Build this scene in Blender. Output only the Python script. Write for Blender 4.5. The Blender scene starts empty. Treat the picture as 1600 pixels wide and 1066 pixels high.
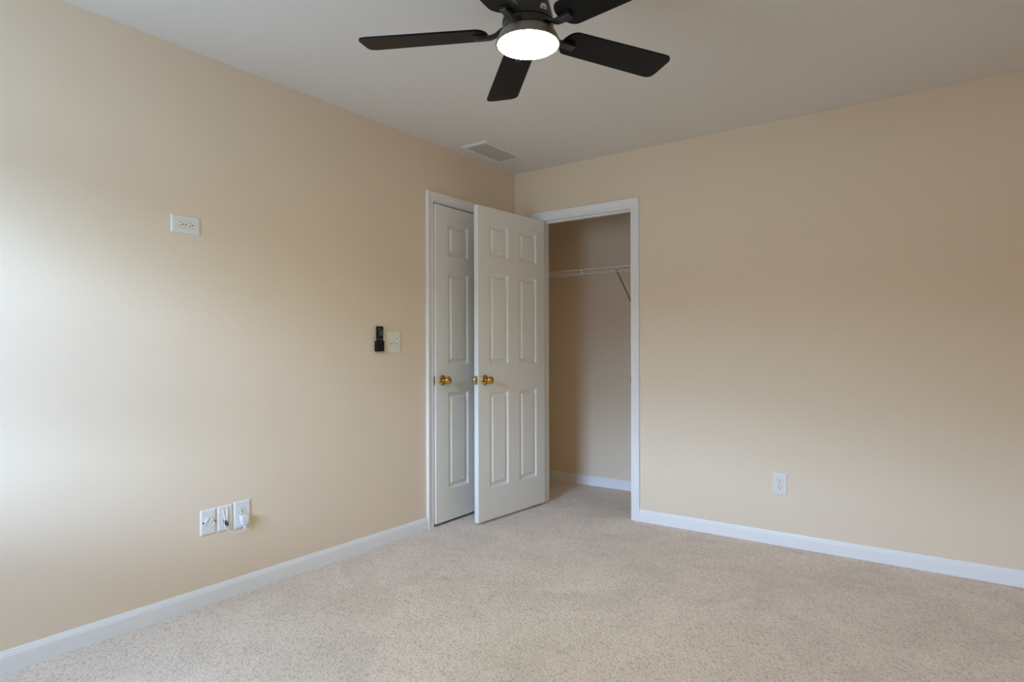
import bpy, bmesh, math, random
from mathutils import Vector, Matrix

random.seed(7)
S = bpy.context.scene
C = S.collection
PI = math.pi

# ------------------------------------------------------------------ camera
cam_d = bpy.data.cameras.new('camera')
cam = bpy.data.objects.new('camera', cam_d)
C.objects.link(cam)
S.camera = cam
cam_d.sensor_width = 36.0
cam_d.lens = 973.54 / 1600 * 36.0
cam_d.shift_y = 11.8 / 1600
cam_d.clip_start = 0.02
YAW, ROLL = 0.628174, -0.002586
fw = Vector((-math.sin(YAW), math.cos(YAW), 0))
rt = Vector((math.cos(YAW), math.sin(YAW), 0))
up = Vector((0, 0, 1))
rt2 = rt * math.cos(ROLL) + up * math.sin(ROLL)
up2 = -rt * math.sin(ROLL) + up * math.cos(ROLL)
m = Matrix((rt2, up2, -fw)).transposed().to_4x4()
m.translation = Vector((2.7295, -3.7994, 1.1331))
cam.matrix_world = m

# ------------------------------------------------------------------ view, world, daylight
S.view_settings.view_transform = 'Standard'
S.view_settings.look = 'None'
S.view_settings.exposure = 0.04
S.view_settings.gamma = 1.0
S.view_settings.use_curve_mapping = False
S.cycles.use_denoising = True
S.cycles.max_bounces = 14
S.cycles.diffuse_bounces = 10
S.cycles.glossy_bounces = 4
S.cycles.transparent_max_bounces = 12
S.cycles.sample_clamp_indirect = 6.0
S.cycles.caustics_reflective = False
S.cycles.caustics_refractive = False

W = bpy.data.worlds.new('overcast_sky')
S.world = W
W.use_nodes = True
nt = W.node_tree
nt.nodes.clear()
tc = nt.nodes.new('ShaderNodeTexCoord')
sx = nt.nodes.new('ShaderNodeSeparateXYZ')
mr = nt.nodes.new('ShaderNodeMapRange')
mr.inputs['From Min'].default_value = -1
mr.inputs['From Max'].default_value = 1
cr = nt.nodes.new('ShaderNodeValToRGB')
SKY_STRENGTH = 82.0
els = cr.color_ramp.elements
# (sine of elevation, colour): ground, dim tree line, bright low overcast, dimmer zenith
GROUND, TREES, LOW, BAND, ZENITH = (0.073, 0.102, 0.142), (0.006, 0.012, 0.060), (0.235, 0.355, 0.515), (0.412, 0.586, 0.967), (0.098, 0.158, 0.270)
stops = [(-1, GROUND), (-0.02, GROUND), (0.02, TREES), (0.11, TREES), (0.15, LOW), (0.22, LOW), (0.26, BAND), (0.35, BAND), (0.39, ZENITH), (1, ZENITH)]
els[0].position, els[0].color = 0.0, GROUND + (1,)
els[1].position, els[1].color = 1.0, ZENITH + (1,)
for z_, c_ in stops[1:-1]:
    e = els.new((z_ + 1) / 2); e.color = c_ + (1,)
bg = nt.nodes.new('ShaderNodeBackground')
bg.inputs['Strength'].default_value = SKY_STRENGTH
out = nt.nodes.new('ShaderNodeOutputWorld')
nt.links.new(tc.outputs['Generated'], sx.inputs[0])
nt.links.new(sx.outputs['Z'], mr.inputs['Value'])
nt.links.new(mr.outputs['Result'], cr.inputs['Fac'])
nt.links.new(cr.outputs['Color'], bg.inputs['Color'])
nt.links.new(bg.outputs[0], out.inputs['Surface'])

# room numbers (metres): corner of the two seen walls at the origin
H = 2.44                    # ceiling height
RX, RY = 3.35, -4.15        # far right wall, wall behind the camera
T = 0.115                   # wall thickness
WIN_X0, WIN_X1, WIN_Z0, WIN_Z1 = 0.34, 1.34, 0.85, 2.05
LAMP_STRENGTH = 92.0
LAMP_COLOR = (1.0, 0.90, 0.42, 1)

def portal(name, loc, rot, sx_, sy_):
    d = bpy.data.lights.new(name, 'AREA')
    d.shape = 'RECTANGLE'
    d.size, d.size_y = sx_, sy_
    d.cycles.is_portal = True
    o = bpy.data.objects.new(name, d)
    o.location = loc
    o.rotation_euler = rot
    C.objects.link(o)
portal('window_daylight', ((WIN_X0 + WIN_X1) / 2, RY - T - 0.01, (WIN_Z0 + WIN_Z1) / 2), (PI / 2, 0, 0),
       WIN_X1 - WIN_X0, WIN_Z1 - WIN_Z0)

# ------------------------------------------------------------------ materials
def srgb(r, g, b):
    f = lambda c: (c / 255 / 12.92) if c / 255 <= 0.04045 else ((c / 255 + 0.055) / 1.055) ** 2.4
    return (f(r), f(g), f(b), 1)

def mat(name, col, rough=0.5, metal=0.0, spec=0.5, bump=None, vary=None, emit=None):
    """bump = (noise scale, strength, distance); vary = (noise scale, amount)"""
    M = bpy.data.materials.new(name)
    M.use_nodes = True
    t = M.node_tree
    b = t.nodes['Principled BSDF']
    b.inputs['Base Color'].default_value = col
    b.inputs['Roughness'].default_value = rough
    b.inputs['Metallic'].default_value = metal
    b.inputs['Specular IOR Level'].default_value = spec
    tco = t.nodes.new('ShaderNodeTexCoord')
    if vary:
        n = t.nodes.new('ShaderNodeTexNoise')
        n.inputs['Scale'].default_value = vary[0]
        n.inputs['Detail'].default_value = 3
        t.links.new(tco.outputs['Object'], n.inputs['Vector'])
        mx = t.nodes.new('ShaderNodeMix')
        mx.data_type = 'RGBA'
        mx.inputs['A'].default_value = tuple(c * (1 - vary[1]) for c in col[:3]) + (1,)
        mx.inputs['B'].default_value = tuple(min(1, c * (1 + vary[1])) for c in col[:3]) + (1,)
        t.links.new(n.outputs['Fac'], mx.inputs['Factor'])
        t.links.new(mx.outputs['Result'], b.inputs['Base Color'])
    if bump:
        n2 = t.nodes.new('ShaderNodeTexNoise')
        n2.inputs['Scale'].default_value = bump[0]
        n2.inputs['Detail'].default_value = 2
        t.links.new(tco.outputs['Object'], n2.inputs['Vector'])
        bp = t.nodes.new('ShaderNodeBump')
        bp.inputs['Strength'].default_value = bump[1]
        bp.inputs['Distance'].default_value = bump[2]
        t.links.new(n2.outputs['Fac'], bp.inputs['Height'])
        t.links.new(bp.outputs['Normal'], b.inputs['Normal'])
    if emit:
        b.inputs['Emission Color'].default_value = emit[0]
        b.inputs['Emission Strength'].default_value = emit[1]
    return M

WALL = mat('cream_wall_paint', (0.775, 0.645, 0.49, 1), 0.55, spec=0.35, bump=(170, 0.12, 0.002), vary=(1.4, 0.012))
CEIL = mat('flat_ceiling_paint', (0.72, 0.70, 0.665, 1), 0.9, spec=0.1, bump=(120, 0.1, 0.002), vary=(2.0, 0.01))
TRIM = mat('white_semigloss_trim', (0.82, 0.82, 0.81, 1), 0.35, spec=0.45, bump=(60, 0.03, 0.001))
DOORP = mat('white_door_paint', (0.80, 0.79, 0.755, 1), 0.42, spec=0.4, bump=(90, 0.05, 0.001))
PLATE = mat('white_plastic_plate', (0.75, 0.745, 0.70, 1), 0.3, spec=0.5)
IVORY = mat('ivory_plastic', (0.77, 0.745, 0.65, 1), 0.35, spec=0.5)
ALMOND = mat('light_receptacle_plastic', (0.82, 0.79, 0.70, 1), 0.35, spec=0.5)
SLOT = mat('dark_slot', (0.012, 0.011, 0.010, 1), 0.7)
SCREW = mat('painted_screw', (0.42, 0.41, 0.38, 1), 0.35, metal=0.6)
DARKSCREW = mat('dark_screw', (0.10, 0.095, 0.09, 1), 0.4, metal=0.6)
BRASS = mat('polished_brass', (0.62, 0.38, 0.11, 1), 0.16, metal=1.0)
DULLBRASS = mat('worn_brass_plate', (0.66, 0.52, 0.27, 1), 0.3, metal=1.0)
BLACKB = mat('matte_black_blade', (0.0045, 0.004, 0.0035, 1), 0.40, spec=0.15, bump=(40, 0.02, 0.001))
BLACKM = mat('black_bronze_metal', (0.018, 0.015, 0.013, 1), 0.34, spec=0.5)
BAND = mat('bronze_fitter_lamp_glow', (0.22, 0.185, 0.15, 1), 0.40, metal=0.3)  # bronze base colour lightened to carry the lamp's glow on the fitter
LENS = mat('lit_opal_lens', (0.9, 0.9, 0.88, 1), 0.4, emit=(LAMP_COLOR, LAMP_STRENGTH))
STICK = mat('white_sticker', (0.72, 0.72, 0.68, 1), 0.5)
BLACKP = mat('black_plastic', (0.004, 0.004, 0.0045, 1), 0.38, spec=0.3)
BTN = mat('pale_button_print', (0.70, 0.72, 0.75, 1), 0.5)
WIRE = mat('white_vinyl_wire', (0.86, 0.85, 0.82, 1), 0.4)
STEELB = mat('grey_coated_steel', (0.25, 0.215, 0.18, 1), 0.4)
CORD = mat('white_cord_vinyl', (0.73, 0.73, 0.71, 1), 0.4)
COAX = mat('brown_black_coax', (0.06, 0.04, 0.03, 1), 0.5)
VENTM = mat('painted_vent_metal', (0.74, 0.72, 0.68, 1), 0.5)
VENTL = mat('greyish_louvre', (0.50, 0.48, 0.45, 1), 0.55)  # slats coloured darker than the vent frame
VENTD = mat('vent_dark_throat', (0.10, 0.095, 0.09, 1), 0.8)

def carpet_mat():
    M = bpy.data.materials.new('beige_carpet')
    M.use_nodes = True
    t = M.node_tree
    b = t.nodes['Principled BSDF']
    b.inputs['Roughness'].default_value = 0.95
    b.inputs['Specular IOR Level'].default_value = 0.05
    b.inputs['Sheen Weight'].default_value = 0.15
    b.inputs['Sheen Roughness'].default_value = 0.6
    tco = t.nodes.new('ShaderNodeTexCoord')
    # slight wobble so the tufts do not line up
    wob = t.nodes.new('ShaderNodeTexNoise'); wob.inputs['Scale'].default_value = 45
    wadd = t.nodes.new('ShaderNodeMix'); wadd.data_type = 'VECTOR'; wadd.inputs['Factor'].default_value = 0.004
    t.links.new(tco.outputs['Object'], wob.inputs['Vector'])
    t.links.new(tco.outputs['Object'], wadd.inputs['A'])
    t.links.new(wob.outputs['Color'], wadd.inputs['B'])
    vo = t.nodes.new('ShaderNodeTexVoronoi'); vo.inputs['Scale'].default_value = 130
    t.links.new(wadd.outputs['Result'], vo.inputs['Vector'])
    fine = t.nodes.new('ShaderNodeTexNoise'); fine.inputs['Scale'].default_value = 420; fine.inputs['Detail'].default_value = 2
    t.links.new(tco.outputs['Object'], fine.inputs['Vector'])
    # yarn colour per tuft
    ramp = t.nodes.new('ShaderNodeValToRGB')
    rr = ramp.color_ramp.elements
    rr[0].position, rr[0].color = 0.0, (0.38, 0.295, 0.23, 1)
    rr[1].position, rr[1].color = 1.0, (1.0, 0.88, 0.775, 1)
    k = rr.new(0.35); k.color = (0.86, 0.725, 0.60, 1)
    sepc = t.nodes.new('ShaderNodeSeparateColor')
    t.links.new(vo.outputs['Color'], sepc.inputs[0])
    mixf = t.nodes.new('ShaderNodeMath'); mixf.operation = 'MULTIPLY_ADD'
    mixf.inputs[1].default_value = 0.6
    t.links.new(sepc.outputs[0], mixf.inputs[0])
    f2 = t.nodes.new('ShaderNodeMath'); f2.operation = 'MULTIPLY'; f2.inputs[1].default_value = 0.45
    t.links.new(fine.outputs['Fac'], f2.inputs[0])
    t.links.new(f2.outputs[0], mixf.inputs[2])
    t.links.new(mixf.outputs[0], ramp.inputs['Fac'])
    # brushed patches: pile laid different ways, plus a few scuffs
    big = t.nodes.new('ShaderNodeTexNoise'); big.inputs['Scale'].default_value = 3.2; big.inputs['Detail'].default_value = 4
    big.inputs['Roughness'].default_value = 0.6; big.inputs['Distortion'].default_value = 0.8
    t.links.new(tco.outputs['Object'], big.inputs['Vector'])
    bramp = t.nodes.new('ShaderNodeMapRange')
    bramp.inputs['From Min'].default_value = 0.3; bramp.inputs['From Max'].default_value = 0.7
    bramp.inputs['To Min'].default_value = 0.88; bramp.inputs['To Max'].default_value = 1.06
    t.links.new(big.outputs['Fac'], bramp.inputs['Value'])
    sc = t.nodes.new('ShaderNodeVectorMath'); sc.operation = 'SCALE'
    t.links.new(ramp.outputs['Color'], sc.inputs[0])
    t.links.new(bramp.outputs['Result'], sc.inputs['Scale'])
    # small scuff marks
    mp = t.nodes.new('ShaderNodeMapping'); mp.inputs['Rotation'].default_value = (0, 0, -0.55); mp.inputs['Scale'].default_value = (1.0, 2.2, 1.0)
    t.links.new(tco.outputs['Object'], mp.inputs['Vector'])
    sn = t.nodes.new('ShaderNodeTexNoise'); sn.inputs['Scale'].default_value = 4.6; sn.inputs['Detail'].default_value = 3
    t.links.new(mp.outputs['Vector'], sn.inputs['Vector'])
    sr = t.nodes.new('ShaderNodeMapRange')
    sr.inputs['From Min'].default_value = 0.66; sr.inputs['From Max'].default_value = 0.76
    sr.inputs['To Min'].default_value = 0.0; sr.inputs['To Max'].default_value = 0.45
    t.links.new(sn.outputs['Fac'], sr.inputs['Value'])
    mx = t.nodes.new('ShaderNodeMix'); mx.data_type = 'RGBA'
    mx.inputs['B'].default_value = (0.52, 0.37, 0.26, 1)
    t.links.new(sc.outputs['Vector'], mx.inputs['A'])
    t.links.new(sr.outputs['Result'], mx.inputs['Factor'])
    t.links.new(mx.outputs['Result'], b.inputs['Base Color'])
    # pile bump
    hmul = t.nodes.new('ShaderNodeMath'); hmul.operation = 'MULTIPLY_ADD'; hmul.inputs[1].default_value = -1.0
    t.links.new(vo.outputs['Distance'], hmul.inputs[0])
    t.links.new(fine.outputs['Fac'], hmul.inputs[2])
    bp = t.nodes.new('ShaderNodeBump'); bp.inputs['Strength'].default_value = 0.7; bp.inputs['Distance'].default_value = 0.007
    t.links.new(hmul.outputs[0], bp.inputs['Height'])
    t.links.new(bp.outputs['Normal'], b.inputs['Normal'])
    return M
CARPET = carpet_mat()

def glass_mat():
    M = bpy.data.materials.new('clear_window_glass')
    M.use_nodes = True
    t = M.node_tree
    t.nodes.clear()
    o = t.nodes.new('ShaderNodeOutputMaterial')
    tr = t.nodes.new('ShaderNodeBsdfTransparent'); tr.inputs['Color'].default_value = (0.95, 0.97, 0.96, 1)
    gl = t.nodes.new('ShaderNodeBsdfGlossy'); gl.inputs['Roughness'].default_value = 0.02
    mx = t.nodes.new('ShaderNodeMixShader'); mx.inputs['Fac'].default_value = 0.06
    t.links.new(tr.outputs[0], mx.inputs[1]); t.links.new(gl.outputs[0], mx.inputs[2])
    t.links.new(mx.outputs[0], o.inputs['Surface'])
    return M
GLASS = glass_mat()

# ------------------------------------------------------------------ mesh helpers
class MB:
    """collects geometry, then links it as one mesh object"""
    def __init__(self):
        self.v, self.f = [], []
    def add(self, vs, fs):
        n = len(self.v)
        self.v += [tuple(p) for p in vs]
        self.f += [tuple(i + n for i in q) for q in fs]
        return self
    def box(self, x0, x1, y0, y1, z0, z1):
        return self.add([(x0, y0, z0), (x1, y0, z0), (x1, y1, z0), (x0, y1, z0),
                         (x0, y0, z1), (x1, y0, z1), (x1, y1, z1), (x0, y1, z1)],
                        [(0, 3, 2, 1), (4, 5, 6, 7), (0, 1, 5, 4), (1, 2, 6, 5), (2, 3, 7, 6), (3, 0, 4, 7)])
    def loft(self, rings, caps=True, closed=True):
        n = len(rings[0]); vs = [p for r in rings for p in r]; fs = []
        for i in range(len(rings) - 1):
            for j in range(n if closed else n - 1):
                k = (j + 1) % n
                fs.append((i * n + j, i * n + k, (i + 1) * n + k, (i + 1) * n + j))
        if caps:
            fs.append(tuple(reversed(range(n))))
            fs.append(tuple((len(rings) - 1) * n + j for j in range(n)))
        return self.add(vs, fs)
    def lathe(self, prof, axis='Z', seg=40, at=(0, 0, 0), caps=True):
        """prof = [(radius, height)]"""
        rings = []
        for r, h in prof:
            ring = []
            for j in range(seg):
                a = 2 * PI * j / seg
                c, s = r * math.cos(a), r * math.sin(a)
                p = {'Z': (c, s, h), 'X': (h, c, s), 'Y': (s, h, c)}[axis]
                ring.append((p[0] + at[0], p[1] + at[1], p[2] + at[2]))
            rings.append(ring)
        return self.loft(rings, caps)
    def tube(self, pts, r, seg=8):
        pts = [Vector(p) for p in pts]; rings = []
        ref = Vector((0.123, 0.31, 0.94)).normalized()
        for i, p in enumerate(pts):
            d = (pts[min(i + 1, len(pts) - 1)] - pts[max(i - 1, 0)]).normalized()
            a = d.cross(ref)
            if a.length < 1e-3: a = d.cross(Vector((1, 0, 0)))
            a.normalize(); b = d.cross(a)
            rings.append([p + (a * math.cos(2 * PI * j / seg) + b * math.sin(2 * PI * j / seg)) * r for j in range(seg)])
        return self.loft(rings)
    def xf(self, M):
        self.v = [tuple(M @ Vector(p)) for p in self.v]
        return self
    def build(self, name, material, parent=None, smooth=False, bevel=0, seg=2):
        me = bpy.data.meshes.new(name)
        me.from_pydata(self.v, [], self.f)
        bm = bmesh.new(); bm.from_mesh(me)
        bmesh.ops.remove_doubles(bm, verts=bm.verts, dist=1e-6)
        bmesh.ops.recalc_face_normals(bm, faces=bm.faces)
        bm.to_mesh(me); bm.free()
        me.materials.append(material)
        o = bpy.data.objects.new(name, me)
        C.objects.link(o)
        if parent: o.parent = parent
        if smooth:
            for p in me.polygons: p.use_smooth = True
            try: me.set_sharp_from_angle(angle=math.radians(38))
            except Exception: pass
        if bevel:
            md = o.modifiers.new('edge', 'BEVEL'); md.width = bevel; md.segments = seg
            md.limit_method = 'ANGLE'; md.angle_limit = math.radians(35)
        return o

def thing(name, label, cat, loc=(0, 0, 0), rot=(0, 0, 0), group=None, kind=None):
    o = bpy.data.objects.new(name, None)
    o.empty_display_size = 0.1
    o.location = loc; o.rotation_euler = rot
    C.objects.link(o)
    return tag(o, label, cat, group, kind)
def tag(o, label, cat, group=None, kind=None):
    o['label'] = label; o['category'] = cat
    if group: o['group'] = group
    if kind: o['kind'] = kind
    return o
def struct(o, label, cat):
    return tag(o, label, cat, kind='structure')

# ------------------------------------------------------------------ the shell
D1A, D1B, D1T = -0.892, -0.124, 2.066      # clear opening of the hall door in the left wall (y, y, top)
D2A, D2B, D2T = 0.227, 0.942, 2.060        # clear opening of the closet in the right wall (x, x, top)
J = 0.018                                  # jamb board thickness
CLY = 0.76                                 # closet back wall
CLX0, CLX1 = -0.32, 1.25                   # closet side walls

o = MB().box(-1.4, RX + T, RY - T, CLY + T, -0.12, 0).build('floor', CARPET)
struct(o, 'beige textured carpet covering the bedroom and closet floor', 'carpet floor')
o = MB().box(-1.4, RX + T, RY - T, CLY + T, H, H + 0.12).build('ceiling', CEIL)
struct(o, 'flat grey white painted ceiling above the fan', 'ceiling')

w = MB()
w.box(-T, 0, RY - T, D1A - J, 0, H).box(-T, 0, D1B + J, 0, 0, H).box(-T, 0, D1A - J, D1B + J, D1T + J, H)
struct(w.build('wall_left', WALL), 'cream painted left wall with the hall door in it', 'wall')
w = MB()
w.box(-T, D2A - J, 0, T, 0, H).box(D2B + J, RX + T, 0, T, 0, H).box(D2A - J, D2B + J, 0, T, D2T + J, H)
struct(w.build('wall_right', WALL), 'cream painted right wall with the closet opening in it', 'wall')
struct(MB().box(RX, RX + T, RY - T, 0, 0, H).build('wall_side', WALL), 'cream painted side wall to the right of the camera', 'wall')
w = MB()
w.box(0, WIN_X0, RY - T, RY, 0, H).box(WIN_X1, RX, RY - T, RY, 0, H)
w.box(WIN_X0, WIN_X1, RY - T, RY, 0, WIN_Z0).box(WIN_X0, WIN_X1, RY - T, RY, WIN_Z1, H)
struct(w.build('wall_rear', WALL), 'cream painted window wall behind the camera', 'wall')
struct(MB().box(CLX0 - T, CLX1 + T, CLY, CLY + T, 0, H).build('wall_closet_back', WALL), 'shaded beige back wall inside the closet', 'wall')
struct(MB().box(CLX0 - T, CLX0, T, CLY, 0, H).build('wall_closet_left', WALL), 'left end wall inside the closet', 'wall')
struct(MB().box(CLX1, CLX1 + T, T, CLY, 0, H).build('wall_closet_right', WALL), 'right end wall inside the closet', 'wall')
w = MB().box(-1.4, -1.3, -2.0, T, 0, H).box(-1.3, -T, -2.0, -1.9, 0, H).box(-1.3, -T, 0.0, T, 0, H)
struct(w.build('wall_hall', WALL), 'hall walls behind the nearly shut door', 'wall')

# ------------------------------------------------------------------ trim
def base_profile():
    # (distance from wall, height)
    return [(0, 0), (0.0125, 0), (0.0125, 0.056), (0.0105, 0.0605), (0.0105, 0.063), (0.0075, 0.068),
            (0.0052, 0.074), (0.003, 0.0775), (0, 0.0775)]
def baseboard(name, a, b, nrm, label):
    mb = MB(); n = Vector(nrm + (0,))
    rings = [[Vector((p[0], p[1], 0)) + n * d + Vector((0, 0, h)) for d, h in base_profile()] for p in (a, b)]
    struct(mb.loft(rings).build(name, TRIM), label, 'baseboard')
baseboard('baseboard_left', (0, RY), (0, -0.961), (1, 0), 'white baseboard along the left wall up to the hall door')
baseboard('baseboard_right', (1.0035, 0), (RX, 0), (0, -1), 'white baseboard along the right wall beside the closet opening')
baseboard('baseboard_corner', (0.0, 0), (0.163, 0), (0, -1), 'short white baseboard in the corner behind the open door')
baseboard('baseboard_closet', (CLX0, CLY), (CLX1, CLY), (0, -1), 'white baseboard along the closet back wall')
baseboard('baseboard_rear', (0, RY), (RX, RY), (0, 1), 'white baseboard under the window behind the camera')
baseboard('baseboard_side', (RX, RY), (RX, 0), (-1, 0), 'white baseboard on the side wall right of the camera')

CAS = [(0, 0), (0, 0.0085), (0.004, 0.0105), (0.011, 0.0105), (0.014, 0.0085), (0.017, 0.0105), (0.030, 0.0125),
       (0.042, 0.0155), (0.046, 0.0165), (0.054, 0.0165), (0.057, 0.014), (0.0575, 0)]
def casing(a, b, top, place):
    """profiled surround with mitred corners; place(u, z, h) puts a point on its wall"""
    mb = MB(); vs = []; n = len(CAS)
    for d, h in CAS:
        vs += [place(a - d, 0, h), place(a - d, top + d, h), place(b + d, top + d, h), place(b + d, 0, h)]
    fs = []
    for i in range(n - 1):
        for k in range(3):
            fs.append((i * 4 + k, i * 4 + k + 1, (i + 1) * 4 + k + 1, (i + 1) * 4 + k))
    fs.append(tuple(i * 4 for i in range(n))); fs.append(tuple(i * 4 + 3 for i in range(n)))
    return mb.add(vs, fs)

R_ = 0.006
# hall door surround (left wall)
t1 = struct(thing('trim_1', '', ''), 'white moulded casing round the narrow ajar hall door', 'door trim')
casing(D1A - R_, D1B + R_, D1T + R_, lambda u, z, h: (h, u, z)).build('casing', TRIM, t1)
jb = MB().box(-T, 0, D1A - J, D1A, 0, D1T).box(-T, 0, D1B, D1B + J, 0, D1T).box(-T, 0, D1A - J, D1B + J, D1T, D1T + J)
jb.build('jamb', TRIM, t1)
st = MB().box(-0.075, -0.040, D1A, D1A + 0.011, 0, D1T).box(-0.075, -0.040, D1B - 0.011, D1B, 0, D1T)
st.box(-0.075, -0.040, D1A + 0.011, D1B - 0.011, D1T - 0.011, D1T).build('door_stop', TRIM, t1)
# closet surround (right wall)
t2 = struct(thing('trim_2', '', ''), 'white moulded casing round the open closet doorway', 'door trim')
casing(D2A - R_, D2B + R_, D2T + R_, lambda u, z, h: (u, -h, z)).build('casing', TRIM, t2)
jb = MB().box(D2A - J, D2A, 0, T, 0, D2T).box(D2B, D2B + J, 0, T, 0, D2T).box(D2A - J, D2B + J, 0, T, D2T, D2T + J)
jb.build('jamb', TRIM, t2)
st = MB().box(D2A, D2A + 0.011, 0.040, 0.075, 0, D2T).box(D2B - 0.011, D2B, 0.040, 0.075, 0, D2T)
st.box(D2A + 0.011, D2B - 0.011, 0.040, 0.075, D2T - 0.011, D2T).build('door_stop', TRIM, t2)
sp = MB().box(D2B - 0.0015, D2B, 0.004, 0.034, 0.897, 0.954).box(D2B - 0.0035, D2B - 0.0005, -0.010, 0.004, 0.903, 0.948)
sp.build('strike_plate', DULLBRASS, t2, bevel=0.0006)['label'] = 'small brass strike plate'

# ------------------------------------------------------------------ six panel doors
DZ0, DZ1, DT = 0.018, 2.054, 0.035
PZ = [(0.222, 0.849), (1.032, 1.629), (1.736, 1.946)]
def door_slab(width, cols):
    """local: hinge edge at u=0, free edge at u=width, thickness along v from 0 to DT; molded panels on both faces"""
    mb = MB()
    us = sorted({0.0, width} | {c for p in cols for c in p})
    zs = sorted({DZ0, DZ1} | {c for p in PZ for c in p})
    for side in (0, 1):
        P = (lambda u, z, d: (u, d, z)) if side == 0 else (lambda u, z, d: (u, DT - d, z))
        for i in range(len(us) - 1):
            for j in range(len(zs) - 1):
                u0, u1, z0, z1 = us[i], us[i + 1], zs[j], zs[j + 1]
                if (u0, u1) in cols and (z0, z1) in PZ:
                    prof = [(0, 0), (0.0015, 0.0012), (0.005, 0.0048), (0.010, 0.0085), (0.016, 0.0108), (0.024, 0.0122), (0.0275, 0.0122),
                            (0.0300, 0.0095), (0.0345, 0.0035), (0.0375, 0.0018), (0.039, 0.0018)]
                    rings = [[P(u0 + k, z0 + k, d), P(u1 - k, z0 + k, d), P(u1 - k, z1 - k, d), P(u0 + k, z1 - k, d)] for k, d in prof]
                    mb.loft(rings, caps=False)
                    mb.add(rings[-1], [(0, 1, 2, 3)])
                else:
                    mb.add([P(u0, z0, 0), P(u1, z0, 0), P(u1, z1, 0), P(u0, z1, 0)], [(0, 1, 2, 3)])
    for u in (0, width):
        for j in range(len(zs) - 1):
            mb.add([(u, 0, zs[j]), (u, DT, zs[j]), (u, DT, zs[j + 1]), (u, 0, zs[j + 1])], [(0, 1, 2, 3)])
    for z in (DZ0, DZ1):
        for i in range(len(us) - 1):
            mb.add([(us[i], 0, z), (us[i + 1], 0, z), (us[i + 1], DT, z), (us[i], DT, z)], [(0, 1, 2, 3)])
    return mb

def knob_parts(parent, u, z, face_v, sgn):
    """round knob on its rosette, axis along v, sgn = which way it sticks out"""
    ros = [(0.0, 0), (0.0325, 0), (0.0335, 0.002), (0.032, 0.005), (0.027, 0.0075), (0.019, 0.009), (0.0135, 0.011)]
    k = [(0.0115, 0.009), (0.0105, 0.020), (0.0115, 0.026), (0.0175, 0.031), (0.0235, 0.037), (0.0262, 0.045),
         (0.0258, 0.053), (0.0225, 0.059), (0.0165, 0.0625), (0.009, 0.064), (0.0001, 0.0643)]
    kb = MB().lathe([(r, h * sgn) for r, h in k], 'Y', 40, (u, face_v, z)).build('door_knob', BRASS, parent, smooth=True)
    MB().lathe([(max(r, 1e-4), h * sgn) for r, h in ros], 'Y', 40, (u, face_v, z)).build('rosette', BRASS, kb, smooth=True)
    return kb

def make_door(name, label, width, cols, loc, rz):
    d = struct(thing(name, '', '', loc, (0, 0, rz)), label, 'door')
    door_slab(width, cols).build('door_slab', DOORP, d, bevel=0.0012, seg=1)
    kz, ku = 0.930, width - 0.062
    k1 = knob_parts(d, ku, kz, 0.0, -1); k1['label'] = 'round brass knob'
    k2 = knob_parts(d, ku, kz, DT, 1); k2['label'] = 'round brass knob'
    lp = MB().box(width, width + 0.0014, 0.005, 0.030, kz - 0.0285, kz + 0.0285).build('latch_plate', DULLBRASS, d, bevel=0.0006)
    lp['label'] = 'pale brass latch plate'
    prof = [(width + 0.001, 0.0105), (width + 0.0045, 0.0105), (width + 0.0135, 0.022)]
    bolt = MB()
    bolt.add([(width + 0.001, 0.0115, kz - 0.0105), (width + 0.001, 0.0235, kz - 0.0105), (width + 0.013, 0.0235, kz - 0.0105), (width + 0.008, 0.0115, kz - 0.0105),
              (width + 0.001, 0.0115, kz + 0.0105), (width + 0.001, 0.0235, kz + 0.0105), (width + 0.013, 0.0235, kz + 0.0105), (width + 0.008, 0.0115, kz + 0.0105)],
             [(0, 1, 2, 3), (4, 5, 6, 7), (0, 1, 5, 4), (1, 2, 6, 5), (2, 3, 7, 6), (3, 0, 4, 7)])
    bolt.build('latch_bolt', BRASS, lp, bevel=0.001)
    return d

# closet door: local +u runs from hinge to free edge; closet-side face (v = DT) looks to +x
pin = Vector((0.2275, -0.004))
H2, E2 = Vector((0.262, 0.0)), Vector((0.2195, -0.715))
dirn = (E2 - H2).normalized()
ang2 = math.atan2(dirn.y, dirn.x)
vdir = Vector((-dirn.y, dirn.x))            # +v
org2 = H2 - vdir * DT
door2 = make_door('door_2', 'white six panel closet door standing wide open', 0.712,
                  [(0.099, 0.293), (0.411, 0.604)], (org2.x, org2.y, 0), ang2)
# hall door: slab a little into the room; hinge side by the corner
open1 = math.radians(1.3)
W1 = 0.762
ang1 = -PI / 2 + open1
door1 = make_door('door_1', 'white six panel hall door slightly ajar, partly hidden by the open closet door', W1,
                  [(0.117, 0.321), (0.436, 0.642)], (-0.034, D1B - 0.003, 0), ang1)

def hinges(parent, v, u=0.0):
    for z in (0.25, 1.05, 1.85):
        MB().lathe([(0.006, z - 0.045), (0.006, z + 0.045)], 'Z', 12, (u - 0.002, v, 0)).box(u - 0.0016, u, min(v, DT / 2), max(v, DT / 2), z - 0.045, z + 0.045)\
            .build('hinge', DULLBRASS, parent, smooth=True)['label'] = 'brass hinge'
hinges(door2, -0.004)
hinges(door1, DT + 0.004)

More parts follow.
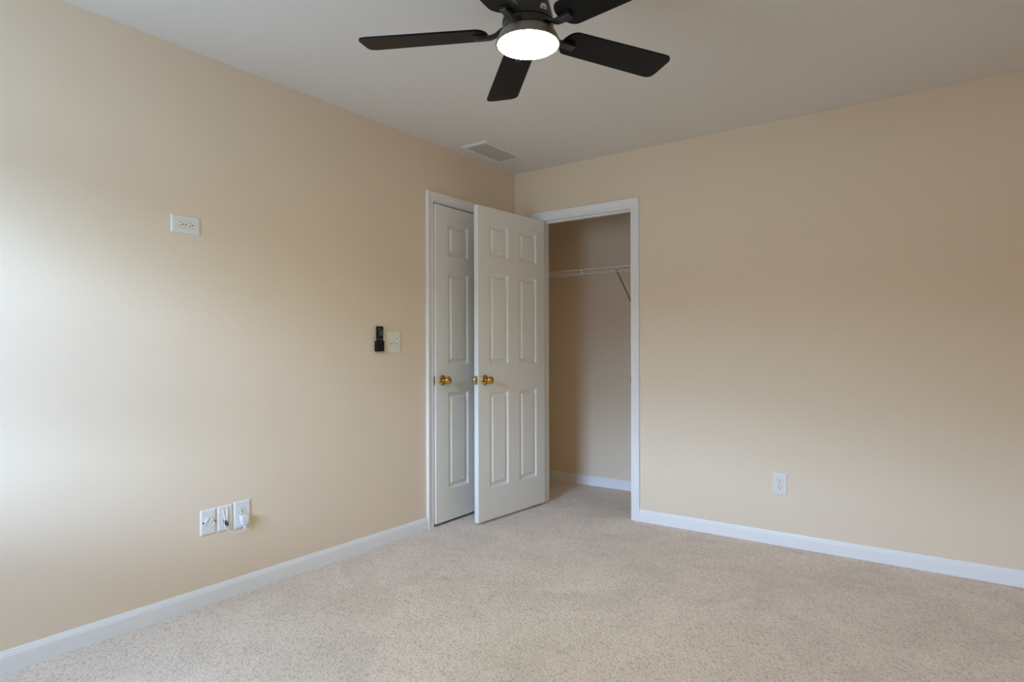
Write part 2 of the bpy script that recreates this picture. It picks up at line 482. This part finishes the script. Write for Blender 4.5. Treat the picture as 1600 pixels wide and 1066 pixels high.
# ------------------------------------------------------------------ window behind the camera
wn = struct(thing('window_1', '', ''), 'white sash window behind the camera', 'window')
yw0, yw1 = RY - T, RY
fr = 0.045
MB().box(WIN_X0, WIN_X0 + fr, yw0, yw1 - 0.03, WIN_Z0, WIN_Z1).box(WIN_X1 - fr, WIN_X1, yw0, yw1 - 0.03, WIN_Z0, WIN_Z1)\
    .box(WIN_X0 + fr, WIN_X1 - fr, yw0, yw1 - 0.03, WIN_Z1 - fr, WIN_Z1).box(WIN_X0 + fr, WIN_X1 - fr, yw0, yw1 - 0.03, WIN_Z0, WIN_Z0 + fr)\
    .box(WIN_X0 + fr, WIN_X1 - fr, yw0 + 0.03, yw0 + 0.06, (WIN_Z0 + WIN_Z1) / 2 - 0.02, (WIN_Z0 + WIN_Z1) / 2 + 0.02).build('window_frame', TRIM, wn)
MB().box(WIN_X0 + fr, WIN_X1 - fr, yw0 + 0.042, yw0 + 0.046, WIN_Z0 + fr, WIN_Z1 - fr).build('window_glass', GLASS, wn)
MB().box(WIN_X0 - 0.08, WIN_X1 + 0.08, yw1 - 0.03, yw1 + 0.05, WIN_Z0 - 0.025, WIN_Z0).build('window_sill', TRIM, wn, bevel=0.004)

# ------------------------------------------------------------------ ceiling fan
FX, FY = 1.605, -2.160
fan = thing('ceiling_fan', 'black five blade hugger ceiling fan with a round lit lamp', 'ceiling fan', (FX, FY, H))
Z = lambda z: z - H
MB().lathe([(0.0001, 0), (0.078, 0), (0.078, Z(2.415)), (0.070, Z(2.395)), (0.062, Z(2.385)), (0.0001, Z(2.385))], 'Z', 48).build('canopy', BLACKM, fan, smooth=True)
hs = MB().lathe([(0.0001, Z(2.385)), (0.058, Z(2.385)), (0.058, Z(2.30)), (0.062, Z(2.255)), (0.070, Z(2.225)), (0.080, Z(2.185)), (0.0825, Z(2.168)), (0.0001, Z(2.168))], 'Z', 56)
house = hs.build('motor_housing', BLACKM, fan, smooth=True)
MB().lathe([(0.0001, Z(2.168)), (0.079, Z(2.168)), (0.081, Z(2.164)), (0.081, Z(2.142)), (0.077, Z(2.138)), (0.0001, Z(2.138))], 'Z', 56).build('motor_hub', BLACKM, fan, smooth=True)
MB().lathe([(0.0001, Z(2.138)), (0.084, Z(2.138)), (0.091, Z(2.132)), (0.0985, Z(2.116)), (0.1025, Z(2.106)), (0.1028, Z(2.102)), (0.0995, Z(2.1005)), (0.0001, Z(2.1035))], 'Z', 64).build('light_fitter', BAND, fan, smooth=True)
lens = MB().lathe([(0.0988, Z(2.1035)), (0.0988, Z(2.1015)), (0.095, Z(2.0985)), (0.082, Z(2.0945)), (0.060, Z(2.0905)), (0.032, Z(2.0882)), (0.0001, Z(2.0875))], 'Z', 64)
lens.build('light_lens', LENS, fan, smooth=True)['label'] = 'glowing white round lamp lens'
# round sticker on the housing
az = math.radians(-19)
ca, sa = math.cos(az), math.sin(az)
zc, rc = 2.186, 0.0803
Ms = Matrix.Translation((ca * (rc + 0.0002), sa * (rc + 0.0002), Z(zc))) @ Matrix.Rotation(az, 4, 'Z') @ Matrix.Rotation(math.radians(14), 4, 'Y')
sk = MB().lathe([(0.0001, -0.0008), (0.0120, -0.0008), (0.0120, 0.0008), (0.0001, 0.0008)], 'X', 28).xf(Ms).build('sticker', STICK, house, smooth=True)
sk['label'] = 'small round white sticker'
bar = MB().box(0.0008, 0.0012, -0.0062, 0.0062, -0.0010, 0.0012).box(0.0008, 0.0012, -0.0070, -0.0050, -0.0016, 0.0002).box(0.0008, 0.0012, 0.0040, 0.0066, 0.0002, 0.0020)
bar.xf(Ms @ Matrix.Rotation(math.radians(-10), 4, 'X')).build('sticker_mark', SLOT, sk)

def blade_outline():
    # u along the blade, v across; +v side is the longer one
    pts = []
    w0, w1 = 0.056, 0.0655
    u0 = 0.130
    for k in range(13):                       # rounded root from -v to +v
        a = -PI / 2 - PI * k / 12
        pts.append((u0 + 0.036 + 0.036 * math.cos(a), w0 * math.sin(a)))
    pts = [(u, v) for u, v in pts]
    def corner(p, q, r, rad, n=5):
        p, q, r = Vector(p), Vector(q), Vector(r)
        a, b = (p - q).normalized(), (r - q).normalized()
        s, e_ = q + a * rad, q + b * rad
        return [tuple((s * (1 - t) ** 2 + q * 2 * t * (1 - t) + e_ * t ** 2)) for t in [i / n for i in range(n + 1)]]
    A, B = (0.549, w1), (0.549, -w1)
    pts += corner(pts[-1], A, B, 0.032)
    pts += corner(A, B, pts[0], 0.032)
    return pts
bo = blade_outline()
BZ = Z(2.143)
PITCH = math.radians(10.5)
def blade_mb():
    mb = MB()
    top = [(u, v * 0.985, 0.003) for u, v in bo]; mid1 = [(u, v, 0.0018) for u, v in bo]
    mid0 = [(u, v, -0.0018) for u, v in bo]; bot = [(u, v * 0.985, -0.003) for u, v in bo]
    mb.loft([bot, mid0, mid1, top])
    return mb.xf(Matrix.Translation((0, 0, BZ)) @ Matrix.Rotation(-PITCH, 4, 'X'))
def iron_mb():
    mb = MB()
    def sec(u, hw, z, th, tw):
        c, s = math.cos(tw), math.sin(tw)
        pts = [(-hw, -th), (hw, -th), (hw, th), (-hw, th)]
        return [(u, y * c + q * s, z - y * s + q * c) for y, q in pts]
    mb.loft([sec(0.074, 0.017, Z(2.153), 0.006, 0), sec(0.088, 0.015, Z(2.150), 0.005, PITCH * .3), sec(0.104, 0.012, Z(2.139), 0.005, PITCH * .7),
             sec(0.120, 0.011, BZ - 0.010, 0.006, PITCH), sec(0.150, 0.0125, BZ - 0.010, 0.007, PITCH), sec(0.171, 0.0125, BZ - 0.010, 0.007, PITCH), sec(0.176, 0.0105, BZ - 0.009, 0.005, PITCH)])
    return mb
b0 = blade_mb().build('blade', BLACKB, fan, smooth=True)
i0 = iron_mb().build('blade_iron', BLACKM, fan, smooth=True, bevel=0.0015)
FAN_AZ = 63.8
for k in range(5):
    for src in (b0, i0):
        oo = src if k == 0 else src.copy()
        if k:
            C.objects.link(oo); oo.parent = fan
        oo.rotation_euler = (0, 0, math.radians(FAN_AZ + 72 * k))

# ------------------------------------------------------------------ ceiling vent
VX0, VX1, VY0, VY1 = 0.107, 0.310, -0.735, -0.330
vent = thing('ceiling_vent', 'white metal air register on the ceiling near the corner', 'vent', ((VX0 + VX1) / 2, (VY0 + VY1) / 2, H))
hx, hy = (VX1 - VX0) / 2, (VY1 - VY0) / 2
def frame_ring(ox, oy, ix, iy, z0, z1, slope):
    mb = MB()
    def r(x, y, z): return [(-x, -y, z), (x, -y, z), (x, y, z), (-x, y, z)]
    return mb.loft([r(ox, oy, z0), r(ox - 0.001, oy - 0.001, z1 + slope), r(ox - 0.006, oy - 0.006, z1), r(ix, iy, z1), r(ix, iy, z0)], caps=False)
frame_ring(hx, hy, hx - 0.022, hy - 0.022, 0.0, -0.0125, 0.003).build('vent_frame', VENTM, vent)
MB().box(-hx + 0.02, hx - 0.02, -hy + 0.02, hy - 0.02, -0.0012, -0.0002).build('vent_throat', VENTD, vent)
sl = MB()
n = 13
for i in range(n):
    x = -hx + 0.026 + (2 * hx - 0.052) * (i + 0.5) / n
    sl.loft([[(x - 0.0055, y, -0.0100), (x + 0.0035, y, -0.0045), (x + 0.0042, y, -0.0052), (x - 0.0048, y, -0.0107)] for y in (-hy + 0.0245, hy - 0.0245)])
sl.build('louvre', VENTL, vent)
MB().box(-hx + 0.0245, hx - 0.0245, -0.004, 0.004, -0.0105, -0.002).build('divider_bar', VENTL, vent)

# ------------------------------------------------------------------ wall plates
def plate_mb(w, h, th=0.006, bev=0.007):
    """plate in local x (across), z (up); sticks out along -y; back at y=0"""
    def r(k, y): return [(-w / 2 + k, y, -h / 2 + k), (w / 2 - k, y, -h / 2 + k), (w / 2 - k, y, h / 2 - k), (-w / 2 + k, y, h / 2 - k)]
    return MB().loft([r(0, 0), r(0, -0.0018), r(0.0015, -0.0035), r(bev * 0.6, -th * 0.85), r(bev, -th)])
def receptacle(parent, x, z, th=0.006):
    # rounded face with flat top and bottom, two blade slots and a ground hole
    pts = []
    for j in range(40):
        a = 2 * PI * j / 40
        px, pz = 0.0172 * math.cos(a), 0.0172 * math.sin(a)
        pts.append((px, max(-0.0138, min(0.0138, pz))))
    f = MB().loft([[(x + a, -th + 0.001, z + b) for a, b in pts], [(x + a, -th - 0.0010, z + b) for a, b in pts], [(x + a * .96, -th - 0.0016, z + b * .96) for a, b in pts]]).build('receptacle', ALMOND, parent)
    y1, y0 = -th - 0.0012, -th - 0.0019
    s = MB().box(x - 0.0080, x - 0.0050, y0, y1, z - 0.0010, z + 0.0082).box(x + 0.0050, x + 0.0078, y0, y1, z, z + 0.0074)
    s.build('blade_slot', SLOT, f)
    MB().lathe([(0.0001, y1), (0.0031, y1), (0.0031, y0), (0.0001, y0)], 'Y', 14, (x, 0, z - 0.0065)).build('ground_hole', SLOT, f)
    # thin shadow gap round the face
    ring = [[(x + a * s_, -th - 0.0004, z + b * s_) for a, b in pts] for s_ in (1.0, 1.07)]
    MB().loft([ring[0], ring[1], [(p[0], p[1] + 0.0006, p[2]) for p in ring[1]], [(p[0], p[1] + 0.0006, p[2]) for p in ring[0]]], caps=False).build('face_gap', SCREW, f)
def screw(parent, x, z, th=0.006, r=0.0032, m_=None):
    MB().lathe([(0.0001, -th + 0.0005), (r, -th + 0.0005), (r * 0.9, -th - 0.0009), (0.0001, -th - 0.0011)], 'Y', 16, (x, 0, z)).build('screw', m_ or SCREW, parent, smooth=True)
LEFTROT = PI / 2          # local -y -> +x, local x -> +y (runs away from the camera)

# high sideways outlet
o1 = thing('wall_outlet', 'sideways white duplex outlet high up on the left wall', 'outlet', (0, -2.4460, 1.6730), (0, 0, LEFTROT), group='duplex wall outlets')
plate_mb(0.1245, 0.0785).build('cover_plate', PLATE, o1, smooth=False)
g = bpy.data.objects.new('duplex', None)
def outlet_faces(par, turned):
    # two receptacles in a duplex body
    kids = []
    before = set(C.objects)
    receptacle(par, 0, 0.0195); receptacle(par, 0, -0.0195); screw(par, 0, 0)
    new = [q for q in C.objects if q not in before and q.parent == par]
    if turned:
        for q in new: q.rotation_euler = (0, math.radians(-90), 0)
bpy.data.objects.remove(g)
outlet_faces(o1, True)

# low outlet on the right wall
o2 = thing('wall_outlet', 'white upright duplex outlet low on the right wall above the baseboard', 'outlet', (1.8700, 0, 0.3510), (0, 0, 0), group='duplex wall outlets')
plate_mb(0.0800, 0.1250).build('cover_plate', PLATE, o2)
outlet_faces(o2, False)

# low outlet on the left wall holding the plug
o3 = thing('wall_outlet', 'white duplex outlet with the white plug in it, rightmost of the three low plates', 'outlet', (0, -2.1895, 0.3640), (0, 0, LEFTROT), group='duplex wall outlets')
plate_mb(0.0830, 0.1280).build('cover_plate', PLATE, o3)
outlet_faces(o3, False)

# cable pass-through plate
pp = thing('cable_plate', 'white cable pass-through plate, the middle of the three low plates', 'wall plate', (0, -2.2720, 0.3645), (0, 0, LEFTROT))
plate_mb(0.0725, 0.1160).build('cover_plate', PLATE, pp)
def spline(ctrl, n=6):
    ctrl = [Vector(p) for p in ctrl]; res = []
    for i in range(len(ctrl) - 1):
        p0, p1, p2, p3 = ctrl[max(i - 1, 0)], ctrl[i], ctrl[i + 1], ctrl[min(i + 2, len(ctrl) - 1)]
        for q in range(n):
            t_ = q / n
            res.append(0.5 * ((2 * p1) + (p2 - p0) * t_ + (2 * p0 - 5 * p1 + 4 * p2 - p3) * t_ ** 2 + (3 * p1 - p0 - 3 * p2 + p3) * t_ ** 3))
    return res + [ctrl[-1]]
# funnel shaped hood: two raised lips with a shallow web between them, open at the bottom
L_ = spline([(-0.0150, -0.0055, 0.044), (-0.0125, -0.008, 0.034), (-0.0080, -0.0105, 0.013), (-0.0065, -0.0125, -0.004), (-0.0075, -0.0125, -0.012)])
Rr = spline([(0.0060, -0.0055, 0.052), (0.0085, -0.008, 0.034), (0.0060, -0.0105, 0.013), (0.0035, -0.0125, -0.004), (0.0040, -0.0125, -0.012)])
MB().tube(L_, 0.0022, 8).build('hood_lip', PLATE, pp, smooth=True)
MB().tube(Rr, 0.0020, 8).build('hood_lip', PLATE, pp, smooth=True)
web = MB()
web.loft([[tuple(l), tuple(l + (r - l) * 0.5 + Vector((0, 0.0030, 0))), tuple(r), (r.x, -0.005, r.z), (l.x, -0.005, l.z)] for l, r in list(zip(L_, Rr))[:-3]])
web.build('cable_hood', PLATE, pp, smooth=True)
MB().box(-0.0100, 0.0090, -0.0066, -0.0058, -0.030, -0.004).build('cable_opening', SLOT, pp, bevel=0.0002)
MB().tube([(0.002, -0.0064, -0.014), (0.003, -0.011, -0.019), (0.005, -0.0145, -0.026), (0.0055, -0.0150, -0.034)], 0.0040, 10).build('cable_end', COAX, pp, smooth=True)['label'] = 'dark coax cable end'
screw(pp, 0, 0.049, m_=PLATE); screw(pp, 0, -0.049, m_=PLATE)

# telephone style plate with a round insert
tp = thing('jack_plate', 'white plate with a round insert between two screws, leftmost of the three low plates', 'wall plate', (0, -2.3505, 0.3635), (0, 0, LEFTROT))
plate_mb(0.0715, 0.1140).build('cover_plate', PLATE, tp)
disc = MB().lathe([(0.0001, -0.0055), (0.0245, -0.0055), (0.0242, -0.0075), (0.0230, -0.0080), (0.0215, -0.0063), (0.0001, -0.0062)], 'Y', 44, (0.003, 0, 0)).build('round_insert', PLATE, tp, smooth=True)
MB().loft([[(-0.022, -0.006, -0.010), (-0.017, -0.006, -0.013), (-0.017, -0.0085, -0.013), (-0.022, -0.0085, -0.010)],
           [(-0.005, -0.006, 0.021), (0.000, -0.006, 0.019), (0.000, -0.0125, 0.019), (-0.005, -0.0125, 0.021)]]).build('insert_ridge', PLATE, disc)
MB().loft([[(0.006, -0.006, -0.004), (0.010, -0.006, -0.006), (0.010, -0.0085, -0.006), (0.006, -0.0085, -0.004)],
           [(0.014, -0.006, 0.014), (0.019, -0.006, 0.011), (0.019, -0.0115, 0.011), (0.014, -0.0115, 0.014)]]).build('insert_ridge', PLATE, disc)
for sx_ in (-0.0245, 0.0295):
    MB().lathe([(0.0001, -0.0055), (0.0040, -0.0055), (0.0036, -0.0085), (0.0001, -0.0089)], 'Y', 16, (sx_, 0, 0.0)).build('screw', DARKSCREW, tp, smooth=True)

# plug and its cord
pl = thing('power_plug', 'white plug adapter in the low left outlet, its cord looping to the middle plate', 'plug', (0, -2.1895, 0.3445), (0, 0, LEFTROT))
def rr(w, h, y, cx=0, cz=0, k=0.004):
    return [(cx - w / 2 + k, y, cz - h / 2), (cx + w / 2 - k, y, cz - h / 2), (cx + w / 2, y, cz - h / 2 + k), (cx + w / 2, y, cz + h / 2 - k),
            (cx + w / 2 - k, y, cz + h / 2), (cx - w / 2 + k, y, cz + h / 2), (cx - w / 2, y, cz + h / 2 - k), (cx - w / 2, y, cz - h / 2 + k)]
def oct_(w, y0, y1, z, cx=0.0, k=0.004):
    return [(cx - w / 2 + k, y0, z), (cx + w / 2 - k, y0, z), (cx + w / 2, y0 - k, z), (cx + w / 2, y1 + k, z),
            (cx + w / 2 - k, y1, z), (cx - w / 2 + k, y1, z), (cx - w / 2, y1 + k, z), (cx - w / 2, y0 - k, z)]
MB().loft([oct_(0.036, -0.0080, -0.030, 0.0185, 0.0, 0.006), oct_(0.040, -0.0078, -0.033, 0.0165), oct_(0.040, -0.0078, -0.034, 0.006), oct_(0.036, -0.0078, -0.033, -0.006, 0.001),
           oct_(0.031, -0.0080, -0.031, -0.018, 0.002), oct_(0.029, -0.0085, -0.029, -0.0245, 0.002), oct_(0.024, -0.010, -0.026, -0.0265, 0.002)]).build('plug_body', CORD, pl, smooth=True)
MB().lathe([(0.0001, -0.045), (0.0042, -0.045), (0.0052, -0.034), (0.0066, -0.024), (0.0001, -0.024)], 'Z', 14, (0.002, -0.022, 0)).build('strain_relief', CORD, pl, smooth=True)
cpts = []
cpts = spline([(0.002, -0.022, -0.040), (0.002, -0.023, -0.044), (-0.003, -0.024, -0.050), (-0.020, -0.024, -0.054), (-0.042, -0.023, -0.056), (-0.060, -0.021, -0.050),
               (-0.075, -0.019, -0.036), (-0.0870, -0.017, -0.021), (-0.0925, -0.014, -0.008), (-0.0890, -0.0075, 0.004)])
MB().tube(cpts, 0.0023, 8).build('cord', CORD, pl, smooth=True)

# double switch
sw = thing('light_switch', 'ivory double toggle light switch beside the black remote', 'light switch', (0, -1.2360, 1.1730), (0, 0, LEFTROT))
plate_mb(0.1165, 0.1280).build('cover_plate', IVORY, sw)
for sx_ in (-0.023, 0.023):
    MB().box(sx_ - 0.0052, sx_ + 0.0052, -0.0064, -0.0055, -0.0122, 0.0122).build('toggle_slot', SCREW, sw)
    tg = MB().loft([[(sx_ - 0.0045, -0.0058, -0.007), (sx_ + 0.0045, -0.0058, -0.007), (sx_ + 0.0045, -0.0058, 0.007), (sx_ - 0.0045, -0.0058, 0.007)],
                    [(sx_ - 0.0036, -0.0185, 0.0045), (sx_ + 0.0036, -0.0185, 0.0045), (sx_ + 0.0036, -0.0165, 0.0125), (sx_ - 0.0036, -0.0165, 0.0125)]])
    tg.build('toggle', IVORY, sw, bevel=0.001)
    screw(sw, sx_, 0.0302, m_=IVORY); screw(sw, sx_, -0.0302, m_=IVORY)

# remote in its wall holder
hd = thing('remote_holder', 'black wall cradle holding the fan remote left of the light switch', 'holder', (0, -1.3500, 1.1190), (0, 0, LEFTROT))
MB().box(-0.0292, 0.0250, -0.003, 0.0, 0.0, 0.060).box(-0.0292, -0.0240, -0.024, -0.003, 0.0, 0.060).box(0.0232, 0.0250, -0.024, -0.003, 0.0, 0.060)\
    .box(-0.0240, 0.0232, -0.024, -0.0212, 0.0, 0.060).box(-0.0240, 0.0232, -0.0212, -0.003, 0.0, 0.0025).build('cradle', BLACKP, hd, bevel=0.0008)
rm = thing('remote_control', 'slim black fan remote standing in the wall cradle left of the switch', 'remote control', (0, -1.3500, 1.1220), (0, 0, LEFTROT))
MB().box(-0.0225, 0.0225, -0.0195, -0.0045, 0.0, 0.1410).build('remote_body', BLACKP, rm, bevel=0.003)
def dot(x, z, r=0.0017, m_=BTN):
    MB().lathe([(0.0001, -0.0193), (r, -0.0193), (r * .8, -0.0203), (0.0001, -0.0204)], 'Y', 12, (x, 0, z)).build('button', m_, rm, smooth=True)
for bx, bz, r in [q for q in [(-0.006, 0.129, 0.0022), (-0.010, 0.1175, 0.0026), (0.004, 0.112, 0.0026), (0.015, 0.117, 0.0020), (-0.007, 0.1025, 0.0024), (0.001, 0.1025, 0.0018),
                  (0.011, 0.1025, 0.0024), (0.003, 0.094, 0.0026), (-0.008, 0.088, 0.0022), (0.014, 0.0885, 0.0018)]]:
    dot(bx, bz, r)
MB().box(-0.021, 0.021, -0.0200, -0.0194, 0.0660, 0.0666).build('seam_line', BTN, rm)

# ------------------------------------------------------------------ wire shelf in the closet
sh = thing('wire_shelf', 'white wire closet shelf with a slanted brace on the closet back wall', 'shelf', (0, CLY, 1.746))
YF = -0.305
SX0, SX1 = CLX0 + 0.004, CLX1 - 0.004
dk = MB()
x = SX0 + 0.01
while x < SX1:
    dk.tube([(x, -0.006, 0.0), (x, YF - 0.002, 0.0)], 0.0007, 5)
    x += 0.0254
dk.build('deck_wire', WIRE, sh, smooth=True)
for y, z in ((YF - 0.003, 0.0005), (YF - 0.003, -0.034), (-0.008, -0.003), (-0.155, -0.003)):
    MB().tube([(SX0, y, z), (SX1, y, z)], 0.0034 if y < -0.2 else 0.0024, 8).build('rail', WIRE, sh, smooth=True)
k = -2
for k in range(-3, 5):
    xx = 0.317 + 0.305 * k
    if SX0 < xx < SX1:
        MB().box(xx - 0.005, xx + 0.005, YF - 0.0075, YF - 0.0015, -0.037, 0.003).build('rail_clip', WIRE, sh, bevel=0.001)
for bx in (0.616, -0.300):
    br = MB().tube([(bx, YF - 0.004, -0.030), (bx, -0.010, -0.290)], 0.0056, 8).box(bx - 0.009, bx + 0.009, -0.010, 0.0, -0.320, -0.270)\
        .box(bx - 0.007, bx + 0.007, YF - 0.010, YF + 0.010, -0.034, -0.018)
    br.build('brace', STEELB, sh)['label'] = 'slanted grey support brace'
for j in range(6):
    xx = SX0 + 0.08 + j * 0.36
    MB().box(xx - 0.006, xx + 0.006, -0.014, 0.0, -0.008, 0.012).build('wall_clip', WIRE, sh, bevel=0.001)
